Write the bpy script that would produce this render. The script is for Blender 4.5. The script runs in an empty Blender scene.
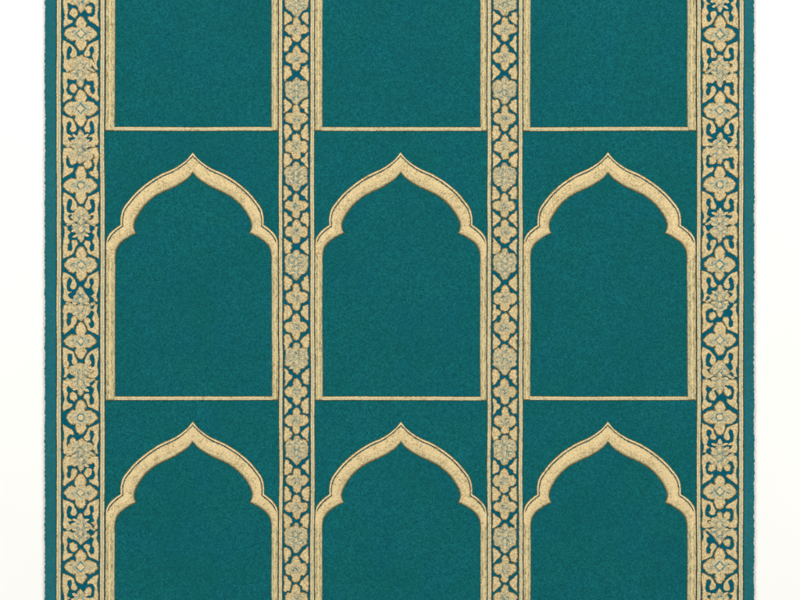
import bpy, math, random
from mathutils import Vector, noise
from mathutils.geometry import tessellate_polygon

random.seed(7)
S = 0.003                       # metres per reference pixel (carpet about 2.1 m wide)
sc = bpy.context.scene
C = sc.collection

def X(px): return (px - 400.0) * S
def Y(py): return (300.0 - py) * S

# ------------------------------------------------------------------ camera
cd = bpy.data.cameras.new('camera'); cam = bpy.data.objects.new('camera', cd); C.objects.link(cam)
cam.location = (0, 0, 5.0); cam.rotation_euler = (0, 0, 0)
cd.sensor_width = 36.0
cd.lens = 36.0 * (5.0 - 0.012) / 2.4
cd.clip_end = 200.0; cd.clip_start = 0.05
sc.camera = cam

# ------------------------------------------------------------------ light
w = bpy.data.worlds.new('World'); sc.world = w; w.use_nodes = True
w.node_tree.nodes['Background'].inputs[0].default_value = (1.0, 1.0, 0.985, 1)
w.node_tree.nodes['Background'].inputs[1].default_value = 0.38
def area(name, loc, size, power):
    d = bpy.data.lights.new(name, 'AREA'); d.shape = 'SQUARE'; d.size = size; d.energy = power
    d.color = (1.0, 0.992, 0.972)
    o = bpy.data.objects.new(name, d); C.objects.link(o); o.location = loc
    o.rotation_euler = (Vector((0, 0, 0)) - Vector(loc)).to_track_quat('-Z', 'Y').to_euler()
area('softbox_light', (-4.6, 3.2, 4.6), 2.2, 280)
area('softbox_light', (4.6, 3.2, 4.6), 2.2, 280)
area('softbox_light', (0, -5.6, 4.8), 2.2, 154)
sc.view_settings.view_transform = 'Standard'; sc.view_settings.look = 'None'
sc.view_settings.exposure = 0.0; sc.view_settings.gamma = 1.0

# ------------------------------------------------------------------ materials
ALB = 0.87
def lin(c):
    return tuple(ALB*((v/255.0)/12.92 if v/255.0 <= 0.04045 else ((v/255.0+0.055)/1.055)**2.4) for v in c)

class NT:  # small node-tree builder
    def __init__(s, name, rough=0.95, sheen=0.0):
        s.m = bpy.data.materials.new(name); s.m.use_nodes = True
        s.t = s.m.node_tree; s.b = s.t.nodes['Principled BSDF']
        s.b.inputs['Roughness'].default_value = rough
        s.b.inputs['Specular IOR Level'].default_value = 0.03
        if sheen:
            s.b.inputs['Sheen Weight'].default_value = sheen
        s.geo = s.t.nodes.new('ShaderNodeNewGeometry')
        s.tc = s.t.nodes.new('ShaderNodeTexCoord')
    def link(s, a, b): s.t.links.new(a, b)
    def noise(s, scale, detail=2.0, rough=0.5, stretch=None, vec=None):
        n = s.t.nodes.new('ShaderNodeTexNoise'); n.inputs['Scale'].default_value = scale
        n.inputs['Detail'].default_value = detail; n.inputs['Roughness'].default_value = rough
        v = vec or s.geo.outputs['Position']
        if stretch:
            mp = s.t.nodes.new('ShaderNodeMapping'); mp.inputs['Scale'].default_value = stretch
            s.link(v, mp.inputs['Vector']); v = mp.outputs[0]
        s.link(v, n.inputs['Vector']); return n.outputs['Fac']
    def ramp(s, fac, stops):
        r = s.t.nodes.new('ShaderNodeValToRGB'); el = r.color_ramp.elements
        while len(el) > 1: el.remove(el[-1])
        el[0].position = stops[0][0]; el[0].color = (*stops[0][1], 1)
        for p, c in stops[1:]:
            e = el.new(p); e.color = (*c, 1)
        s.link(fac, r.inputs[0]); return r.outputs[0]
    def rng(s, fac, a, b, c=0.0, d=1.0):
        n = s.t.nodes.new('ShaderNodeMapRange'); n.inputs[1].default_value = a; n.inputs[2].default_value = b
        n.inputs[3].default_value = c; n.inputs[4].default_value = d
        s.link(fac, n.inputs[0]); return n.outputs[0]
    def mix(s, fac, a, b, mode='MIX'):
        n = s.t.nodes.new('ShaderNodeMix'); n.data_type = 'RGBA'; n.blend_type = mode
        for sock, v in ((n.inputs[0], fac), (n.inputs[6], a), (n.inputs[7], b)):
            if isinstance(v, (int, float)): sock.default_value = v
            elif isinstance(v, tuple): sock.default_value = (*v, 1)
            else: s.link(v, sock)
        return n.outputs[2]
    def math(s, op, a, b=None):
        n = s.t.nodes.new('ShaderNodeMath'); n.operation = op
        for k, v in enumerate((a, b)):
            if v is None: continue
            if isinstance(v, (int, float)): n.inputs[k].default_value = v
            else: s.link(v, n.inputs[k])
        return n.outputs[0]
    def bump(s, h, strength, dist):
        n = s.t.nodes.new('ShaderNodeBump'); n.inputs['Strength'].default_value = strength
        n.inputs['Distance'].default_value = dist
        s.link(h, n.inputs['Height'])
        prev = s.b.inputs['Normal']
        if prev.is_linked: s.link(prev.links[0].from_socket, n.inputs['Normal'])
        s.link(n.outputs[0], s.b.inputs['Normal'])
    def color(s, c): s.link(c, s.b.inputs['Base Color'])

WK = 1.0
def teal(name, c_lo, c_mid, c_hi, grey=None):
    n = NT(name, 1.0, 0.0)
    g = n.noise(400, 2.0, 0.65)                    # single yarn ends
    m = n.noise(150, 3.5, 0.7)                   # clumps of pile
    l = n.noise(4.0, 4.0, 0.6)                    # slow drift of dye
    s = n.math('ADD', n.math('MULTIPLY', g, 0.6), n.math('MULTIPLY', m, 0.4))
    c = n.ramp(n.rng(s, 0.36, 0.64), [(0.0, lin(c_lo)), (0.5, lin(c_mid)), (1.0, lin(c_hi))])
    c = n.mix(n.rng(l, 0.35, 0.65, 0.0, 0.35), c, tuple(0.80*v for v in lin(c_mid)))
    u = n.noise(9.0, 3.0, 0.6)                     # cloudy drift towards a bluer dye lot
    c = n.mix(n.rng(u, 0.42, 0.66, 0.0, 0.45), c, (0.86, 0.98, 1.22), 'MULTIPLY')
    n.color(c)
    n.bump(g, 0.35, 0.0012); n.bump(m, 0.4, 0.0022)
    return n.m
M_field = teal('teal_wool_pile', (8, 66, 67), (17, 94, 96), (28, 124, 128))
M_margin = teal('teal_selvedge_pile', (26, 90, 95), (36, 106, 111), (52, 124, 128))
M_border = teal('blue_teal_wool_pile', (2, 74, 88), (8, 90, 106), (20, 108, 122))
M_ring = teal('grey_teal_yarn', (44, 100, 108), (78, 128, 130), (122, 156, 148))
M_dark = teal('dark_teal_groove', (10, 42, 50), (20, 60, 70), (34, 84, 92))  # darker teal laid along the groove lines

def gold(name, base, speck, amount, tint=None, streak=None, vivid=None):
    n = NT(name, 1.0)
    g = n.noise(290, 2.5, 0.6, streak)
    m = n.noise(150, 3.0, 0.6, streak)
    c = n.mix(n.rng(m, 0.42, 0.62, 0.0, 0.55), lin(base), lin(vivid or base))
    c = n.mix(n.rng(g, 0.46, 0.62, 0.0, amount), c, lin(speck))
    k = n.noise(260, 2.0, 0.5)
    c = n.mix(n.rng(k, 0.55, 0.67, 0.0, amount*0.85), c, lin((118, 106, 80)))
    if tint:                                       # teal yarns woven through the heart of a motif
        rad, amt, stretch = tint
        mp = n.t.nodes.new('ShaderNodeMapping'); mp.inputs['Scale'].default_value = stretch
        n.link(n.tc.outputs['Object'], mp.inputs['Vector'])
        ln = n.t.nodes.new('ShaderNodeVectorMath'); ln.operation = 'LENGTH'; n.link(mp.outputs[0], ln.inputs[0])
        r = n.rng(ln.outputs['Value'], rad*0.35, rad, 1.0, 0.0)
        q = n.noise(190, 2.5, 0.6)
        c = n.mix(n.math('MULTIPLY', r, 0.45*amt), c, lin((168, 172, 146)))
        thr = n.rng(n.math('ADD', q, n.math('MULTIPLY', r, 0.13)), 0.61, 0.68, 0.0, 0.9*amt)
        c = n.mix(n.math('MULTIPLY', thr, n.math('MINIMUM', n.math('MULTIPLY', r, 4.0), 1.0)), c, lin((70, 122, 126)))
    n.color(c)
    n.bump(g, 0.6, 0.0012); n.bump(m, 0.7, 0.0026)
    return n.m
M_gold = gold('gold_wool', (238, 215, 164), (180, 156, 108), 0.45, vivid=(234, 208, 152))
M_goldm = gold('mottled_band_wool', (233, 210, 160), (164, 142, 98), 0.6, vivid=(220, 196, 144))
M_goldv = gold('gold_wool_lengthwise', (208, 193, 148), (140, 132, 98), 0.85, streak=(1, 0.22, 1), vivid=(222, 202, 146))
M_bright = gold('bright_gold_wool', (242, 216, 152), (222, 192, 128), 0.4, streak=(1, 0.3, 1))
def patches(m):
    t = m.node_tree; b = t.nodes['Principled BSDF']; src = b.inputs['Base Color'].links[0].from_socket
    geo = t.nodes.new('ShaderNodeNewGeometry')
    a = t.nodes.new('ShaderNodeTexNoise'); a.inputs['Scale'].default_value = 34; a.inputs['Detail'].default_value = 2
    f = t.nodes.new('ShaderNodeTexNoise'); f.inputs['Scale'].default_value = 210; f.inputs['Detail'].default_value = 3
    t.links.new(geo.outputs['Position'], a.inputs['Vector']); t.links.new(geo.outputs['Position'], f.inputs['Vector'])
    r1 = t.nodes.new('ShaderNodeMapRange'); r1.inputs[1].default_value = .46; r1.inputs[2].default_value = .58
    r2 = t.nodes.new('ShaderNodeMapRange'); r2.inputs[1].default_value = .50; r2.inputs[2].default_value = .60; r2.inputs[4].default_value = .7
    t.links.new(a.outputs['Fac'], r1.inputs[0]); t.links.new(f.outputs['Fac'], r2.inputs[0])
    mu = t.nodes.new('ShaderNodeMath'); mu.operation = 'MULTIPLY'; t.links.new(r1.outputs[0], mu.inputs[0]); t.links.new(r2.outputs[0], mu.inputs[1])
    mx = t.nodes.new('ShaderNodeMix'); mx.data_type = 'RGBA'; mx.inputs[7].default_value = (*lin((150, 130, 92)), 1)
    t.links.new(mu.outputs[0], mx.inputs[0]); t.links.new(src, mx.inputs[6]); t.links.new(mx.outputs[2], b.inputs['Base Color'])
patches(M_gold); patches(M_goldm)
M_grey = gold('silver_green_yarn', (180, 184, 158), (146, 158, 144), 0.5, streak=(1, 0.4, 1))
M_brown = gold('brown_outline_yarn', (118, 98, 56), (76, 66, 40), 0.8, vivid=(136, 106, 56))
M_motif = gold('mottled_gold_wool', (234, 212, 162), (150, 130, 86), 0.66, vivid=(204, 180, 130))
M_petal = gold('gold_petal_wool', (235, 213, 163), (150, 130, 86), 0.66, (12*S, 0.5, (0.75, 1.25, 1)), vivid=(206, 182, 130))
M_heart = gold('teal_shot_gold_wool', (226, 206, 160), (138, 124, 86), 0.75, (14*S, 0.8, (1.0, 0.8, 1)), vivid=(200, 182, 136))
M_small = gold('teal_flecked_gold_wool', (232, 209, 157), (146, 124, 80), 0.72, (8*S, 0.6, (1, 1, 1)), vivid=(205, 178, 128))
M_should = gold('tan_shoulder_shade', (190, 168, 116), (124, 106, 64), 0.75, vivid=(170, 148, 98))  # brown outline softening into gold, plus relief shading put into the edge colour
M_eye = gold('pale_gold_wool', (236, 213, 162), (186, 160, 110), 0.6, vivid=(220, 196, 146))
M_cotton = NT('pale_cotton_binding', 1.0)
M_cotton.color(M_cotton.mix(M_cotton.rng(M_cotton.noise(260, 2), 0.4, 0.6), lin((206, 206, 196)), lin((232, 231, 222))))
M_cotton.bump(M_cotton.noise(300, 2), 0.5, 0.001); M_cotton = M_cotton.m
_f = NT('white_studio_floor', 0.9)
_f.color(_f.mix(_f.rng(_f.noise(2.0, 3), 0.3, 0.7), (0.83, 0.83, 0.80), (0.842, 0.842, 0.812))); M_floor = _f.m

# ------------------------------------------------------------------ helpers
Z0 = 0.0105          # top of the teal pile
def mesh(name, verts, faces, mats, slots=None, parent=None, loc=(0, 0, 0), smooth=True):
    me = bpy.data.meshes.new(name); me.from_pydata([tuple(v) for v in verts], [], faces)
    for m in mats: me.materials.append(m)
    for i, p in enumerate(me.polygons):
        p.use_smooth = smooth
        if slots: p.material_index = slots[i]
    me.update()
    o = bpy.data.objects.new(name, me); C.objects.link(o); o.location = loc
    if parent: o.parent = parent
    return o

def nz(x, y, f, seed=0.0): return noise.noise(Vector((x*f, y*f, seed)))

def catmull(pts, closed=True, step=0.8, sharp=1.25):
    """smooth a pixel outline, keeping corners sharper than `sharp` radians, resampled every `step` px"""
    out = []; n = len(pts)
    P = [Vector(p) for p in pts]
    corner = []
    for i in range(n):
        a = P[i] - P[i-1]; b = P[(i+1) % n] - P[i]
        ang = a.angle(b, 0.0) if a.length > 1e-6 and b.length > 1e-6 else 0
        corner.append(ang > sharp)
    for i in range(n if closed else n-1):
        p1, p2 = P[i], P[(i+1) % n]
        p0 = P[i-1] if (closed or i > 0) else p1
        p3 = P[(i+2) % n] if (closed or i < n-2) else p2
        t1 = (p2-p0)*0.5 if not corner[i] else (p2-p1)*0.6
        t2 = (p3-p1)*0.5 if not corner[(i+1) % n] else (p2-p1)*0.6
        L = (p2-p1).length; k = max(1, int(round(L/step)))
        # limit overshoot
        if t1.length > L: t1 *= L/t1.length
        if t2.length > L: t2 *= L/t2.length
        for j in range(k):
            t = j/k; t_2 = t*t; t_3 = t_2*t
            out.append((2*t_3-3*t_2+1)*p1 + (t_3-2*t_2+t)*t1 + (-2*t_3+3*t_2)*p2 + (t_3-t_2)*t2)
    if not closed: out.append(P[-1])
    return out

def area2(poly): return sum(poly[i-1].x*poly[i].y - poly[i].x*poly[i-1].y for i in range(len(poly)))

def warp(x, y):          # the gentle wander of the weave, shared by everything on the carpet
    return Vector((nz(x, y, 0.018, 70.0)*0.55 + nz(x, y, 0.006, 60.0)*0.5, nz(x, y, 0.018, 80.0)*0.45))

class Motif:
    """raised carved shapes that form one motif; everything in local pixels, y down"""
    def __init__(s): s.v = []; s.f = []; s.m = []
    def shape(s, outer, holes=(), h=0.0016, rim=1, top=0, jit=0.35, base=0.0, seed=None, widths=(0.25, 0.75, 1.3), cx=0, cy=0, step=0.8, grow=0.0, tries=0, shoulder=None):
        v0 = len(s.v); f0 = len(s.f)
        seed = random.random()*50 if seed is None else seed
        loops = []
        for k, lp in enumerate([outer] + list(holes)):
            c = catmull(lp, True, step)
            c = [p + Vector((nz(p.x+cx, p.y+cy, 0.45, seed), nz(p.x+cx, p.y+cy, 0.45, seed+9)))*jit*2.0
                   + Vector((nz(p.x+cx, p.y+cy, 1.3, seed+3), nz(p.x+cx, p.y+cy, 1.3, seed+5)))*jit*1.3 for p in c]
            a = area2(c)
            if (k == 0) != (a > 0): c.reverse()
            loops.append(c)
        ends = []
        for loops_i, c in enumerate(loops):
            n = len(c); nor = []
            for i in range(n):
                d = (c[(i+1) % n] - c[i-1]); d = d.normalized() if d.length > 1e-9 else Vector((1, 0))
                nor.append(Vector((-d.y, d.x)))        # points inward for a positive loop
            if grow: c = [p - q*grow for p, q in zip(c, nor)]
            size = min(max(p.x for p in c)-min(p.x for p in c), max(p.y for p in c)-min(p.y for p in c))
            kk = min(1.0, size*0.3/max(widths[2], .01)) if loops_i == 0 else 1.0
            rings = []
            for wd, hh in ((0.0, base), (widths[0], base + h*0.62), (widths[1], base + h*0.9), (widths[2], base + h)):
                idx = []
                for i in range(n):
                    p = c[i] + nor[i]*wd*kk
                    idx.append(len(s.v)); s.v.append((p.x*S, -p.y*S, hh))
                rings.append(idx)
            for k in range(3):
                a, b = rings[k], rings[k+1]
                for i in range(n):
                    j = (i+1) % n
                    s.f.append((a[i], b[i], b[j], a[j])); s.m.append(rim if k == 0 else (shoulder if shoulder is not None and k == 1 else top))
            ends.append(rings[-1])
        flat = [i for r in ends for i in r]
        tri = tessellate_polygon([[Vector(s.v[i]) for i in r] for r in ends])
        ta = 0.0
        for t in tri:
            q0, q1, q2 = (Vector(s.v[flat[q]]) for q in t); ta += (q1-q0).cross(q2-q0).length/2
        want = abs(sum(area2([Vector((s.v[i][0], s.v[i][1])) for i in r_]) for r_ in ends))/2
        if abs(ta-want) > 0.04*want:                 # outline folded over itself: take it again, calmer
            if tries < 8:
                del s.v[v0:]; del s.f[f0:]; del s.m[f0:]
                return s.shape(outer, holes, h, rim, top, jit*0.6, base, seed+1, tuple(q*0.75 for q in widths), cx, cy, step, grow*0.7, tries+1, shoulder)
            print('BAD SHAPE', len(outer), cx, cy)
        for t in tri:
            a, b, c_ = (flat[q] for q in t)
            va, vb, vc = (Vector(s.v[q]) for q in (a, b, c_))
            if (vb-va).cross(vc-va).z < 0: b, c_ = c_, b
            s.f.append((a, b, c_)); s.m.append(top)
    def build(s, name, mats, parent, px, py, z=None):
        wv = warp(px, py); px += wv.x; py += wv.y
        return mesh(name, s.v, s.f, mats, s.m, parent, (X(px), Y(py), Z0 + 0.0004 if z is None else z))

def ell(cx, cy, rx, ry, n=8): return [(cx + rx*math.cos(2*math.pi*i/n), cy + ry*math.sin(2*math.pi*i/n)) for i in range(n)]
def drop(x0, y0, x1, y1, w):           # a leaf from its stem end to its tip
    dx, dy = x1-x0, y1-y0; l = math.hypot(dx, dy); ux, uy = dx/l, dy/l; px, py = -uy, ux
    return [(x0+ux*l*t+px*w*q, y0+uy*l*t+py*w*q) for t, q in ((0, 0), (.22, .55), (.55, 1), (.82, .7), (1, 0), (.82, -.7), (.55, -1), (.22, -.55))]
def petals(m, k, slot, sh, flip=1, b=0.0017):
    L = [(0, -9.5, 0, -16, 1.9), (0, 8.0, 0, 15.5, 2.0), (0, -8.2, 0, -1.0, 2.6), (0, 6.6, 0, .2, 2.2)]
    for sx in (-1, 1):
        L += [(sx*1.6, -8.5, sx*8.6, -11.6+random.uniform(-1, 1), 1.5), (sx*3.4, -3.4, sx*9.6, -6.4+random.uniform(-1, 1), 1.8), (sx*2.6, .6, sx*9.2, -.6+random.uniform(-1, 1), 1.5), (sx*2.6, 8.6, sx*7.4, 3.8+random.uniform(-1, 1), 1.7)]
    for a, c, d, e, w_ in L:
        o = jl(drop(a*k[0], c*k[1]*flip, d*k[0], e*k[1]*flip, w_*min(k)), 0.22)
        m.shape(o, h=0.0006, rim=sh, top=slot, jit=.25, base=b, widths=(.15, .35, .6), shoulder=slot)
def mirror(p): return p + [(-x, y) for x, y in reversed(p) if abs(x) > 0.01]
def jl(pts, a): return [(x + random.uniform(-a, a), y + random.uniform(-a, a)) for x, y in pts]

def sweep(name, rows, prof, mats, parent, jit=0.18, z=0.0, cap=True):
    """rows: list of (left point, right point) in px; prof: list of (t or ('l',px)/('r',px), height, slot to next)"""
    v = []; f = []; sl = []; n = len(prof)
    for (a, b) in rows:
        a = Vector(a); b = Vector(b); W = (b-a).length; d = (b-a)/max(W, 1e-6)
        for k, (t, h, _) in enumerate(prof):
            if isinstance(t, tuple): off = t[1] if t[0] == 'l' else W - t[1]
            else: off = t*W
            p = a + d*min(max(off, 0), W)
            q = jit if 0 < k < n-1 else jit*1.3
            p = p + d*(nz(p.x, p.y, 0.35, k*3.1)*q*1.2 + nz(p.x, p.y, 1.1, k*7.7)*q*1.6)
            p = p + warp(p.x, p.y)
            v.append((X(p.x), Y(p.y), Z0 + z + h))
    for i in range(len(rows)-1):
        for k in range(n-1):
            a = i*n+k
            q = (a, a+n, a+n+1, a+1)
            va, vb, vc = Vector(v[q[0]]), Vector(v[q[1]]), Vector(v[q[2]])
            if (vb-va).cross(vc-va).z < 0: q = q[::-1]
            f.append(q); sl.append(prof[k][2])
    return mesh(name, v, f, mats, sl, parent)

# ------------------------------------------------------------------ setting
R = 15.0
fl = mesh('floor', [(-R, -R, 0), (R, -R, 0), (R, R, 0), (-R, R, 0)], [(0, 1, 2, 3)], [M_floor])
fl['kind'] = 'structure'

# ------------------------------------------------------------------ the carpet
PITCH = 269.4
TOP, BOT = 129.0 - PITCH - 14, 398.2 + PITCH + 14
carpet = bpy.data.objects.new('prayer_carpet', None); C.objects.link(carpet)
carpet.location = (0, 0, 0)
carpet['label'] = 'teal wool prayer carpet with gold pointed arches and floral borders lying on white floor'
carpet['category'] = 'carpet'

# pile: a thick slab with scalloped long sides
def slab(name, x0f, x1f, y0, y1, z1, z0, mats, parent, step=1.0, nx=2):
    v = []; f = []; ny = int((y1-y0)/step)
    for i in range(ny+1):
        y = y0 + (y1-y0)*i/ny; a, b = x0f(y), x1f(y)
        v += [(X(a), Y(y), z0), (X(a-0.15), Y(y), (z0+z1)/2), (X(a+0.25), Y(y), z1-0.0008), (X(a+1.1), Y(y), z1)]
        for k in range(1, nx): v.append((X(a+1.1 + (b-a-2.2)*k/nx), Y(y), z1))
        v += [(X(b-1.1), Y(y), z1), (X(b-0.25), Y(y), z1-0.0008), (X(b+0.15), Y(y), (z0+z1)/2), (X(b), Y(y), z0)]
    m = 7 + nx
    for i in range(ny):
        for k in range(m-1):
            a = i*m+k; f.append((a, a+m, a+m+1, a+1))
    f.append(tuple(range(m))); f.append(tuple(reversed(range(ny*m, ny*m+m))))
    return mesh(name, v, f, mats, None, parent)
def scal(y, s):      # stitches along the edge, about five pixels apart
    ph = y/5.1 + 1.2*nz(0, y, 0.05, s)
    return 0.55*abs(math.sin(ph*math.pi)) + 0.7*nz(0, y, 0.5, s+4) + 0.5*nz(0, y, 0.08, s+8)
slab('pile_field', lambda y: 56.0 + 0.2*nz(0, y, .3, 1), lambda y: 744.0 + 0.2*nz(0, y, .3, 2), TOP, BOT, Z0, 0.0003, [M_field], carpet, 2.0)
slab('side_margin', lambda y: 44.9 - scal(y, 1.5), lambda y: 56.4, TOP, BOT, Z0-0.0006, 0.0003, [M_margin], carpet, 0.7)
slab('side_margin', lambda y: 743.6, lambda y: 754.0 + scal(y, 11.5), TOP, BOT, Z0-0.0006, 0.0003, [M_margin], carpet, 0.7)
slab('edge_binding', lambda y: 43.2 - 0.6*scal(y+2, 21.5), lambda y: 47, TOP, BOT, 0.0048, 0.0002, [M_cotton], carpet, 0.7)
slab('edge_binding', lambda y: 752, lambda y: 755.7 + 0.6*scal(y+2, 31.5), TOP, BOT, 0.0048, 0.0002, [M_cotton], carpet, 0.7)

# ---- stripes
def stripe(parent, x0, x1, grey=True):
    ys = [TOP+6 + (BOT-TOP-12)*i/700 for i in range(701)]
    rows = [((x0, y), (x1, y)) for y in ys]
    g = 2 if grey else 1
    prof = [(0.0, 0.0, 0), (('l', 0.25), 0.0009, 0), (('l', 0.6), 0.0014, 1), (('l', 1.75), 0.0017, g), (('r', 1.65), 0.0016, 1),
            (('r', 0.55), 0.0014, 0), (('r', 0.25), 0.0009, 0), (1.0, 0.0, 0)]
    return sweep('edge_stripe', rows, prof, [M_brown, M_gold, M_grey], parent, 0.16, 0.0003)

def ground(name, x0, x1):
    rows = [((x0, TOP+5 + (BOT-TOP-10)*i/350), (x1, TOP+5 + (BOT-TOP-10)*i/350)) for i in range(351)]
    return sweep(name, rows, [(0.0, -0.0006, 0), (0.02, 0.0002, 0), (0.5, 0.0003, 0), (0.98, 0.0002, 0), (1.0, -0.0006, 0)], [M_border], carpet, 0.05, 0.0)

# ---- blossoms
def blossom_outline(T, B, L, Rr, wt, wb, hs, point):
    def half(sx, E):
        p = [(sx*wt*0.55, -T*0.88 + (0.6 if point else -0.4)), (sx*wt, -T*0.6), (sx*wt*0.84, -hs+0.9), (sx*E*0.52, -hs*1.02),
             (sx*E*0.82, -hs*0.62), (sx*E, 0.2), (sx*E*0.80, hs*0.68), (sx*E*0.54, hs*1.04), (sx*wb*0.86, hs-0.5), (sx*wb, B*0.62), (sx*wb*0.5, B*0.92)]
        return p
    r = half(1, Rr); l = half(-1, L)
    return [(0, -T)] + r + [(0, B)] + l[::-1]
WL_Y = [33.5, 108.5, 185.5, 265.0, 341.0, 417.5, 493.0, 567.0]
WR_Y = [34.5, 110.5, 184.5, 264.5, 340.0, 417.0, 491.5, 566.5]
# measured: top, bottom, left, right reach, lobe half widths, petal half height, pointed tip
WLP = [(17.5, 17.3, 18, 16.5, 5.8, 6.2, 7.0, 0), (20, 18.3, 18, 17.8, 6.2, 6.2, 7.6, 1), (20.4, 18.8, 18.2, 16.5, 5.8, 5.8, 7.6, 0), (19, 16.6, 17.4, 16.6, 5.8, 6.0, 8.0, 0),
       (19.7, 18.2, 17.6, 16.0, 5.5, 6.0, 7.0, 0), (18, 17.3, 15.0, 17.2, 5.8, 6.0, 7.6, 0), (19.5, 16.3, 17.0, 17.6, 6.2, 6.0, 7.6, 0), (18.8, 17.2, 17.2, 17.4, 6.0, 6.2, 7.2, 1)]
WRP = [(19.6, 17.6, 16.8, 16.0, 6.0, 6.4, 7.0, 1), (20.5, 17.0, 17.2, 17.4, 5.8, 5.8, 8.0, 1), (18.6, 17.4, 17.2, 16.2, 5.8, 6.5, 8.0, 0), (20, 16.6, 16.2, 16.6, 5.8, 5.2, 8.0, 1),
       (18.8, 16.0, 17.0, 16.5, 6.5, 5.5, 7.0, 0), (16.4, 18.6, 17.5, 17.4, 6.0, 5.8, 7.4, 0), (17.5, 18.4, 17.2, 17.3, 5.8, 6.0, 8.0, 1), (19, 17.6, 17.4, 17.2, 6.0, 6.0, 8.0, 0)]
def blossom(parent, cx, cy, pr, k):
    m = Motif()
    m.shape(blossom_outline(*pr), h=0.0018, rim=1, top=0, jit=0.45, cx=cx, cy=cy, widths=(0.5, 1.15, 1.8), grow=0.1, shoulder=4)
    r = random.uniform(4.0, 5.0)
    ro = [(0, -r*1.25), (r*.62, -r*.55), (r*1.25, 0), (r*.62, r*.55), (0, r*1.25), (-r*.62, r*.55), (-r*1.25, 0), (-r*.62, -r*.55)]
    if k % 3 == 1: ro = ell(0, 0, r, r)
    m.shape(jl(ro, 0.3), h=0.0003, rim=2, top=2, jit=0.35, base=0.0016, widths=(0.1, 0.2, 0.3))
    q = 0.72
    m.shape(jl([(x*q, y*q) for x, y in ro], 0.3), h=0.0007, rim=3, top=3, jit=0.25, base=0.0017, widths=(0.2, 0.4, 0.7))
    for sx in (-1, 1):                        # teal veins on the side petals
        for n_ in range(2):
            y = random.uniform(-2.6, 2.6); x0 = random.uniform(5.6, 7.5); x1 = x0 + random.uniform(2.5, 4.5); dy = random.uniform(-1.6, 1.6)
            m.shape([(sx*x0, y-0.35), (sx*(x0+x1)/2, y+dy*0.2-0.55), (sx*x1, y+dy), (sx*(x0+x1)/2, y+dy*0.7+0.35)], h=0.0003, rim=2, top=2,
                    jit=0.3, base=0.0016, widths=(0.05, 0.1, 0.15))
    for n_ in range(12):
        a = random.uniform(0, 2*math.pi); d = random.uniform(6, 13) if abs(math.cos(a)) > .8 else random.uniform(6.5, 11)
        if abs(math.cos(a)) <= .8 and abs(math.sin(a)) <= .9: continue
        x, y = d*math.cos(a), d*math.sin(a)*1.0; t_ = random.uniform(0, math.pi); l = random.uniform(.6, 1.7); dx, dy = l*math.cos(t_), l*math.sin(t_)
        m.shape([(x-dx, y-dy), (x+dy*.22, y-dx*.22), (x+dx, y+dy), (x-dy*.22, y+dx*.22)], h=0.0002, rim=1, top=1, jit=.2, base=0.0017, widths=(.03, .06, .1))
    m.build('blossom', [M_petal, M_brown, M_ring, M_eye, M_should], parent, cx, cy)

# ---- scroll leaves of the wide border, traced half cells; x outward 0..18, y from the cell centre (lower hook is the one under a blossom)
HK = [
 # stem up the outer side, curling over into a bud; the groove between bud and stem stays open
 ([(18,-32),(12.9,-29.6),(7.6,-27.2),(5.6,-23),(3.8,-18.6),(5.2,-14.9),(8.8,-14.3),(10.6,-17.2),(9.4,-20.4),(9.2,-23.6),(11.2,-25.2),(13.0,-23.2),(13.8,-18),(13.4,-13.4),(9.6,-11.4),(7.4,-9.4),(12.6,-8.6),(10.8,-5.6),(6.2,-4.6),(8,-1.8),(13,-1.0),(17,-1.4),(18,-6),(17,-15),(18.2,-24)], [], []),
 ([(17.6,-31.5),(13,-28.2),(9,-25.6),(6.6,-22.8),(7.0,-20.2),(11.3,-20.9),(13.6,-17.6),(13.9,-13),(12.6,-8.2),(8.2,-6.6),(5.2,-4.6),(8.6,-1.6),(13,-.9),(17,-1.6),(17.9,-10),(16.8,-20),(18,-29)], [], [[(10.6,-16.6),(7.6,-17.8),(4.4,-15),(4.0,-11.6),(7.0,-9.6),(10.8,-11.4)]]),
 ([(18,-32.3),(13,-30),(7.6,-27),(5.4,-22),(3.0,-17.8),(4.6,-14.4),(8.6,-15.0),(9.6,-18.2),(8.6,-21.6),(9.8,-25.0),(12.6,-24.2),(13.2,-19.6),(11.2,-16),(12.4,-12.6),(12.9,-9.5),(9.8,-7.2),(12.6,-5),(14.2,-1.4),(17.6,-1.3),(16.2,-8),(17.8,-14),(18.2,-22)], [], []),
 ([(17,-31.3),(12.4,-28.2),(7.4,-24.4),(4.6,-20.4),(3.8,-16),(6.0,-13.0),(9.6,-14.6),(9.6,-18),(10.8,-22),(13.0,-22.8),(14.2,-19),(12.8,-15.4),(13.6,-12.2),(12.2,-10.0),(7.2,-10.4),(4.8,-7.2),(8,-2.6),(13.4,-.9),(17,-1.4),(18,-10),(17.1,-20),(18,-28)], [], []),
 ([(17.5,-31.7),(10.4,-27.9),(6.6,-24.3),(4.0,-19.7),(4.6,-15.0),(8.2,-13.4),(10.6,-15.8),(9.6,-19.6),(9.0,-23.2),(11.4,-25.4),(13.4,-22),(14,-16),(12.8,-12.2),(8.2,-11.2),(13,-8.6),(11,-5.7),(6.2,-2.8),(9,-1.1),(15,-1.3),(17.6,-5.7),(17.0,-14),(18.2,-23)], [], []),
 ([(17.3,-32.2),(13.7,-29.8),(8.6,-27.2),(8.0,-24.4),(12.4,-23.4),(13.9,-19),(12.6,-14.2),(13.8,-10.3),(12.8,-7.0),(8.6,-9.4),(4.6,-8.2),(6.2,-4.2),(11,-1.2),(17.5,-1.0),(18.2,-10),(16.8,-20),(18.2,-28)], [], [[(9.6,-20.6),(6.0,-22.6),(3.4,-19),(4.0,-15),(7.0,-12.4),(10.6,-14.0),(11,-18)]]),
]
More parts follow.
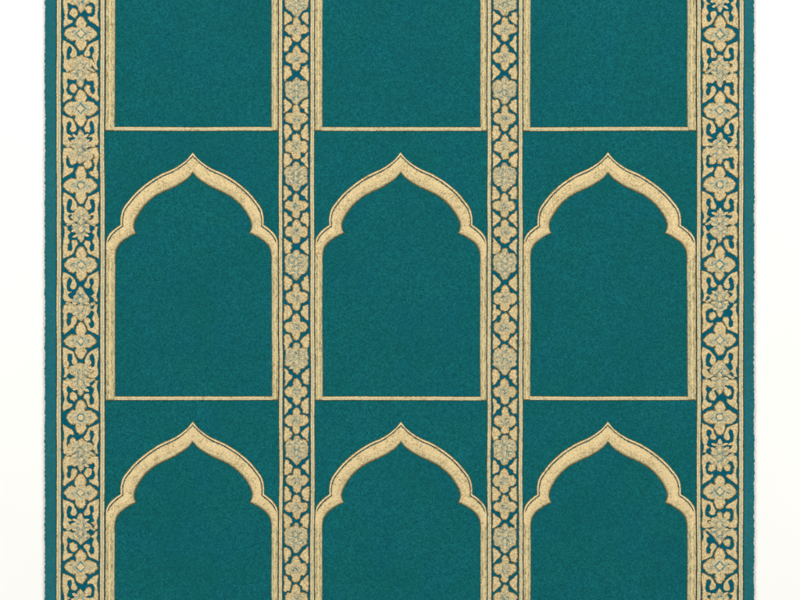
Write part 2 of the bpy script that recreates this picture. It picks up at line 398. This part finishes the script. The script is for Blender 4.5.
PAL = [
 [(0,-18.2),(2.0,-16),(2.3,-13),(6,-10),(8.8,-6.6),(6.0,-3),(3.6,-.6),(7.2,1.6),(5,5),(2.8,8.5),(1.9,13),(0,15.8)],
 [(0,-17),(3.3,-15),(8.8,-12.2),(10.2,-8.6),(8.4,-5),(4.6,-2.2),(8.4,1),(5.4,5),(3.2,9),(2.0,14),(0,17.6)],
 [(0,-18),(3.3,-15.5),(6.8,-10),(8.2,-6.5),(4.5,-3),(1.6,-1),(5.4,.4),(7,2.6),(5,6.5),(3.2,10),(1.8,14.6),(0,16.8)],
 [(0,-16),(2.8,-12),(6.4,-9),(7.4,-5),(4.2,-1.5),(6.8,1.5),(9.4,3.4),(6.2,7.4),(3.0,10),(2.2,14),(0,17.5)],
]
def cell(parent, cx, y0, y1, k):
    cy = (y0+y1)/2; sy = (y1-y0)/76.0
    for up in (1, -1):                       # up = 1: hanging under the upper blossom
        for sx in (-1, 1):
            o, hs, bd = HK[random.choice((0, 2, 4, 1) if up == 1 else (1, 3, 5, 2))]
            tr = lambda q: [(sx*x, up*y*sy) for x, y in q]
            m = Motif()
            m.shape(jl(tr(o), 0.28), [tr(h) for h in hs], h=0.0016, jit=0.42, cx=cx, cy=cy, widths=(0.45, 1.0, 1.5), grow=0.3, shoulder=2)
            for b in bd: m.shape(jl(tr(b), 0.4), h=0.0015, jit=0.42, widths=(0.4, 0.85, 1.3), grow=0.35, shoulder=2)
            # little side curl reaching for the palmette
            m.build('scroll_leaf', [M_motif, M_brown, M_should], parent, cx, cy)
    m = Motif(); p = random.choice(PAL)
    if random.random() < 0.45: p = [(x, -y) for x, y in reversed(p)]
    p = [(x*1.28, y*sy*0.98) for x, y in p]
    m.shape(jl(mirror(p), 0.5), h=0.0019, jit=0.55, cx=cx, cy=cy, widths=(0.4, 0.8, 1.2), grow=0.45, shoulder=3)
    s_ = random.choice((-1, 1))                # a pair of arms that run out into the scrolls
    for sx in (-1, 1):
        m.shape([(sx*x, s_*y) for x, y in ((1.5, 9), (4.5, 4.0), (9, 0.8), (13.5, -1.2), (15, 0.6), (10.5, 3.2), (6.5, 7.2), (3, 12))], h=0.0015, jit=0.4, cx=cx, cy=cy, widths=(0.3, 0.6, 1.0), grow=0.2, rim=3, shoulder=3)
    petals(m, (1.0, sy), 4, 2, random.choice((-1, 1)), 0.0018)
    for n_ in range(3):                      # teal threads across the heart
        y = random.uniform(-9, 9); x = random.uniform(-4.5, 4.5); a = random.choice((-1, 1)); l = random.uniform(1.5, 3.4)
        m.shape([(x-l, y-a*l*.7-.3), (x, y-.6), (x+l, y+a*l*.7), (x, y+.35)], h=0.0003, rim=2, top=2, jit=0.35, base=0.0018, widths=(.05, .1, .15))
    m.build('palmette', [M_heart, M_brown, M_border, M_should, M_motif], parent, cx, cy)

for (cx, ys, pr, s1, s2) in ((80.8, WL_Y, WLP, (56.3, 61.3), (99.9, 104.8)), (719.8, WR_Y, WRP, (696.5, 700.9), (738.8, 743.6))):
    b = ground('wide_border', s1[0]+1, s2[1]-1)
    stripe(b, *s1); stripe(b, *s2)
    ysx = [ys[0]-152, ys[0]-76] + ys + [ys[-1]+76]
    prx = [pr[3], pr[1]] + pr + [pr[2]]
    for k, (y, q) in enumerate(zip(ysx, prx)): blossom(b, cx, y, q, k)
    for k in range(len(ysx)-1): cell(b, cx, ysx[k], ysx[k+1], k)

# ---- narrow borders
def quat(k):
    T, B = random.uniform(13.2, 14.2), random.uniform(12.8, 14.0); L, Rr = random.uniform(11.4, 12.4), random.uniform(11.4, 12.4)
    st = random.choice((0, 0, 1, 2))
    def half(E):
        if st == 0: return [(3, -T+1.8), (3.8, -9), (4.3, -5.6), (8.8, -5.4), (E, -1.4), (E*.94, 2.6), (7.6, 5.4), (4.3, 6), (3.8, 11)]
        if st == 1: return [(2.8, -T+2.2), (4.2, -9), (4.6, -5.4), (9, -4.9), (E, 0), (9.2, 4.9), (4.6, 5.6), (4.0, 9.6), (2.6, 12)]
        return [(3.2, -T+2.0), (4.2, -8.8), (4.9, -5.6), (9.4, -5.6), (E, 0.4), (9.4, 5.6), (4.9, 6.2), (4, 11)]
    r = half(Rr); l = [(-x, y) for x, y in half(L)]
    return [(0, -T)] + r + [(0, B)] + l[::-1]
def shield():
    T, B = random.uniform(14.8, 15.8), random.uniform(15.3, 16.4)
    r = [(3, -T+1.5), (3.9, -10.6), (6.8, -11.2), (10.6, -9.3), (12, -4), (11.4, 3), (11.2, 6.6), (7.2, 8.6), (4.7, 10.6), (3, 13.8)]
    r2 = jl(r, .45); l = [(-x, y) for x, y in jl(r, .45)]
    return [(0, -T)] + r2 + [(0, B)] + l[::-1]
LF = [
 [(12,-8.3),(9,-5.2),(5.4,-1.8),(4.4,1),(7,4),(11.5,8.2),(12,5.5),(11.7,-3)],
 [(11.8,-7.6),(6.9,-6),(5.2,-2),(5.4,1),(7.7,2.9),(8.3,5.5),(11.3,8),(11.8,0)],
 [(11.8,-8),(8.2,-5.2),(5.4,-2.4),(4.6,.8),(6.7,3),(6.6,5.6),(11.5,7.4),(12,0)],
 [(11.9,-8.2),(9.5,-6.2),(8,-3),(5.3,-1),(5,1.4),(8.8,3.8),(9.6,6.2),(11.7,8.4),(11.5,1)],
]
N_Y = [(-140, 'Q'), (-112, 'Q'), (-83, 'S'), (-53.5, 'Q'), (-26, 'Q'), (3, 'S'), (30, 'Q'), (58, 'Q'), (90.5, 'S'), (118.5, 'Q'), (146.5, 'Q'), (177, 'S'), (206, 'Q'), (232, 'Q'), (264.5, 'S'),
       (298, 'Q'), (327, 'Q'), (359, 'S'), (392, 'Q'), (420.5, 'Q'), (450, 'S'), (480.5, 'Q'), (507.5, 'Q'), (538, 'S'), (569, 'Q'), (598, 'Q'), (628, 'S'), (657, 'Q')]
for (cx, s1, s2) in ((296.4, (278.7, 282.8), (310.1, 314.6)), (504.8, (487.2, 491.4), (518.4, 522.8))):
    b = ground('narrow_border', s1[0]+1, s2[1]-1)
    stripe(b, *s1); stripe(b, *s2, grey=True)
    for k, (y, t) in enumerate(N_Y):
        y += random.uniform(-.5, .5)
        m = Motif()
        # motifs shrink a little where their neighbours are close
        if k+1 < len(N_Y) and k: gap = min(N_Y[k+1][0]-y, y-N_Y[k-1][0])
        else: gap = 28
        sh = shield() if t == 'S' else quat(k)
        f = min(1.02, gap/(30.5 if t == 'S' else 28.6))
        sh = [(x*0.99, v*f) for x, v in sh]
        m.shape(sh if t == 'S' else jl(sh, .35), h=0.0018, jit=0.45, cx=cx, cy=y, widths=(.45, 1.05, 1.6), grow=0.25, shoulder=3)
        if t == 'S': petals(m, (0.92, 0.8*f), 4, 2, random.choice((-1, 1)))
        for n_ in range(2 if t == 'S' else 3):
            q = 6 if t == 'S' else 2.6
            v_ = random.uniform(-q, q); u = random.uniform(-3.4, 3.4); a = random.choice((-1, 1)); l = random.uniform(0.8, 2.2)
            m.shape([(u-l, v_-a*l*.7-.3), (u, v_-.5), (u+l, v_+a*l*.7), (u, v_+.35)], h=0.0003, rim=2, top=2, jit=0.35, base=0.0017, widths=(.05, .1, .15))
        m.build('shield_flower' if t == 'S' else 'four_petal_flower', [M_heart if t == 'S' else M_small, M_brown, M_border, M_should, M_motif], b, cx, y)
        if k+1 < len(N_Y):
            y2, t2 = N_Y[k+1]
            my = (y+y2)/2 + (1.6 if t == 'S' else 0) - (1.6 if t2 == 'S' else 0)
            s = (y2-y)/28.5*(0.86 if 'S' in (t, t2) else 1.0)
            for sx in (-1, 1):
                lf = [(sx*x, v*s) for x, v in random.choice(LF)]
                if random.random() < .4: lf = [(x, -v) for x, v in lf]
                m = Motif(); m.shape(jl(lf, .3), h=0.0015, jit=0.45, cx=cx, cy=my, widths=(.4, .95, 1.4), grow=0.85, shoulder=2)
                m.build('side_leaf', [M_motif, M_brown, M_should], b, cx, my)

# ---- niches
OUT_L = [(0, 151.9), (6.4, 159.4), (17.8, 167.5), (32.8, 174.4), (46.4, 183), (57.8, 192.5), (65.3, 201), (70.4, 208), (72.8, 216), (73.1, 224.8)]
OUT_L2 = [(73.1, 224.8), (77.8, 227.8), (83.0, 232.3), (86.4, 237.5), (87.6, 243.5)]
IN_L = [(0, 173), (5.6, 179.3), (17.6, 186.9), (27.8, 191.6), (37.8, 196.8), (46.2, 203.8), (50.6, 209), (54.6, 215), (57.4, 220.8), (58.5, 225.5), (57.9, 229.8), (56.4, 233.3)]
IN_L2 = [(56.4, 233.3), (60.9, 235.3), (67.8, 239.6), (73.2, 244.4), (76.4, 250), (77.6, 257)]
def resample(pts, n):
    d = [0]
    for a, b in zip(pts, pts[1:]): d.append(d[-1] + (Vector(b)-Vector(a)).length)
    out = []; j = 0
    for i in range(n):
        t = d[-1]*i/(n-1)
        while j < len(d)-2 and d[j+1] < t: j += 1
        u = (t-d[j])/max(d[j+1]-d[j], 1e-9)
        out.append(Vector(pts[j]).lerp(Vector(pts[j+1]), min(u, 1)))
    return out
def half_rows(side, apex, xo, xi, dy, base):
    """rows from apex down one side to the base: (outer, inner)"""
    def place(p, outer):
        # stretch the traced half so that its feet meet this niche's own sides
        q = abs(apex - (xo if outer else xi)) / (87.6 if outer else 77.6)
        k = p.x * (1 + (q-1)*min(1, max(0, (p.x-40)/40.0)))
        return Vector((apex + side*k, p.y + dy))
    sm = lambda q: catmull([Vector(p) for p in q], False, 0.7, 3.0)
    o = resample(sm(OUT_L), 130) + resample(sm(OUT_L2), 36)[1:]
    i = resample(sm(IN_L), 130) + resample(sm(IN_L2), 36)[1:]
    rows = [(place(a, True), place(b, False)) for a, b in zip(o, i)]
    y0 = 247 + dy; n = int((base - y0)/1.0)
    a0, b0 = rows[-1]
    for k in range(1, n+1):
        t = k/n
        rows.append((Vector((xo, a0.y + (base-a0.y)*t)), Vector((xi, b0.y + (base-b0.y)*t))))
    return rows, 165
NICHES = [(105.6, 115.2, 192.8, 271.6, 278.2), (314.9, 322.7, 400.8, 480.2, 486.8), (523.2, 530.6, 608.0, 686.9, 695.9)]
def push(prof, d): return prof
for row in (-1, 0, 1):
    dy = row*PITCH if row else 0.0
    base = 396.2 + row*269.4 if row else 396.2
    for (xlo, xli, ap, xri, xro) in NICHES:
        holder = None
        halves = [half_rows(-1, ap, xlo, xli, dy, base+4.2), half_rows(1, ap, xro, xri, dy, base+4.2)]
        # one continuous run: left foot -> apex -> right foot
        L, na = halves[0]; Rr, _ = halves[1]
        nL = len(L)
        def off(k): return 3.2 * (1 if k < na-8 else max(0.0, 1 - (k-(na-8))/10.0))
        def inset(rows):
            out = []
            for k, (a, b) in enumerate(rows):
                d = (b-a); W = d.length; out.append((a + d/W*off(k)*(1.35 if k < 5 else 1.0), b))
            return out
        run = inset(L)[::-1] + inset(Rr)[1:]
        profA = [(0.0, 0.0, 0), (('l', .2), 0.0010, 1), (('l', 1.0), 0.0017, 2), (0.40, 0.0020, 3), (0.50, 0.0020, 7), (('r', 2.6), 0.0016, 4), (('r', 2.05), 0.0016, 6),
                 (('r', 0.95), 0.0014, 0), (('r', 0.5), 0.0011, 0), (('r', 0.3), 0.0009, 0), (1.0, 0.0, 0)]
        arch = sweep('niche_arch', run, profA, [M_brown, M_goldv, M_gold, M_gold, M_grey], carpet, 0.22, 0.0001)
        # the bright centre thread shows only on the straight sides
        me = arch.data; me.materials.append(M_bright); me.materials.append(M_should); me.materials.append(M_goldm)
        npf = len(profA)-1; rowsn = len(run)-1
        for i in range(rowsn):
            y = run[i][0].y - dy
            if y > 252 and abs(run[i][0].x-ap) > 60:
                if i < 1 or i >= rowsn-1:
                    for k in range(npf): me.polygons[i*npf+k].material_index = 0
                    continue
                for k, sl in ((1, 1), (2, 1), (3, 5), (4, 1), (5, 4), (6, 1), (7, 6)): me.polygons[i*npf+k].material_index = sl
        # dark groove and thin gold line around the head of the arch
        cut = na + 2
        def outerband(rows, d0, d1):
            out = []
            for k, (a, b) in enumerate(rows[:cut]):
                d = (b-a).normalized(); m_ = 1.35 if k < 5 else 1.0
                out.append((a + d*d0*m_, a + d*d1*m_))
            return out
        run2 = outerband(L, 0.0, 2.6)[::-1] + outerband(Rr, 0.0, 2.6)[1:]
        sweep('outer_line', run2, [(0.0, 0.0, 0), (('l', .25), 0.0009, 0), (('l', .6), 0.0013, 1), (0.55, 0.0017, 1), (('r', .3), 0.0012, 1), (1.0, 0.0, 1)],
              [M_brown, M_gold], arch, 0.12, 0.0002)
        run3 = outerband(L, 2.2, 3.75)[::-1] + outerband(Rr, 2.2, 3.75)[1:]
        sweep('groove_line', run3, [(0.0, 0.0006, 0), (0.5, 0.0007, 0), (1.0, 0.0006, 0)], [M_dark], arch, 0.1, 0.0004)
        # base line
        xs = [xli - 0.9 + (xri-xli+1.8)*i/170 for i in range(171)]
        sweep('base_line', [((x, base), (x, base+4.3)) for x in xs],
              [(0.0, 0.0, 0), (.06, 0.0009, 0), (.13, 0.0013, 1), (.42, 0.0016, 2), (.60, 0.0016, 1), (.87, 0.0013, 0), (.94, 0.0009, 0), (1.0, 0.0, 0)],
              [M_brown, M_gold, M_grey], arch, 0.14, 0.0004)
        # dark seam between the straight sides and the neighbouring stripe
        for xs_ in (xlo-0.75, xro-0.15):
            sweep('groove_line', [((xs_, 243+dy+k), (xs_+0.95, 243+dy+k)) for k in range(int(base-243-dy))],
                  [(0.0, 0.0, 0), (0.5, 0.0002, 0), (1.0, 0.0, 0)], [M_dark], arch, 0.06, 0.0009)
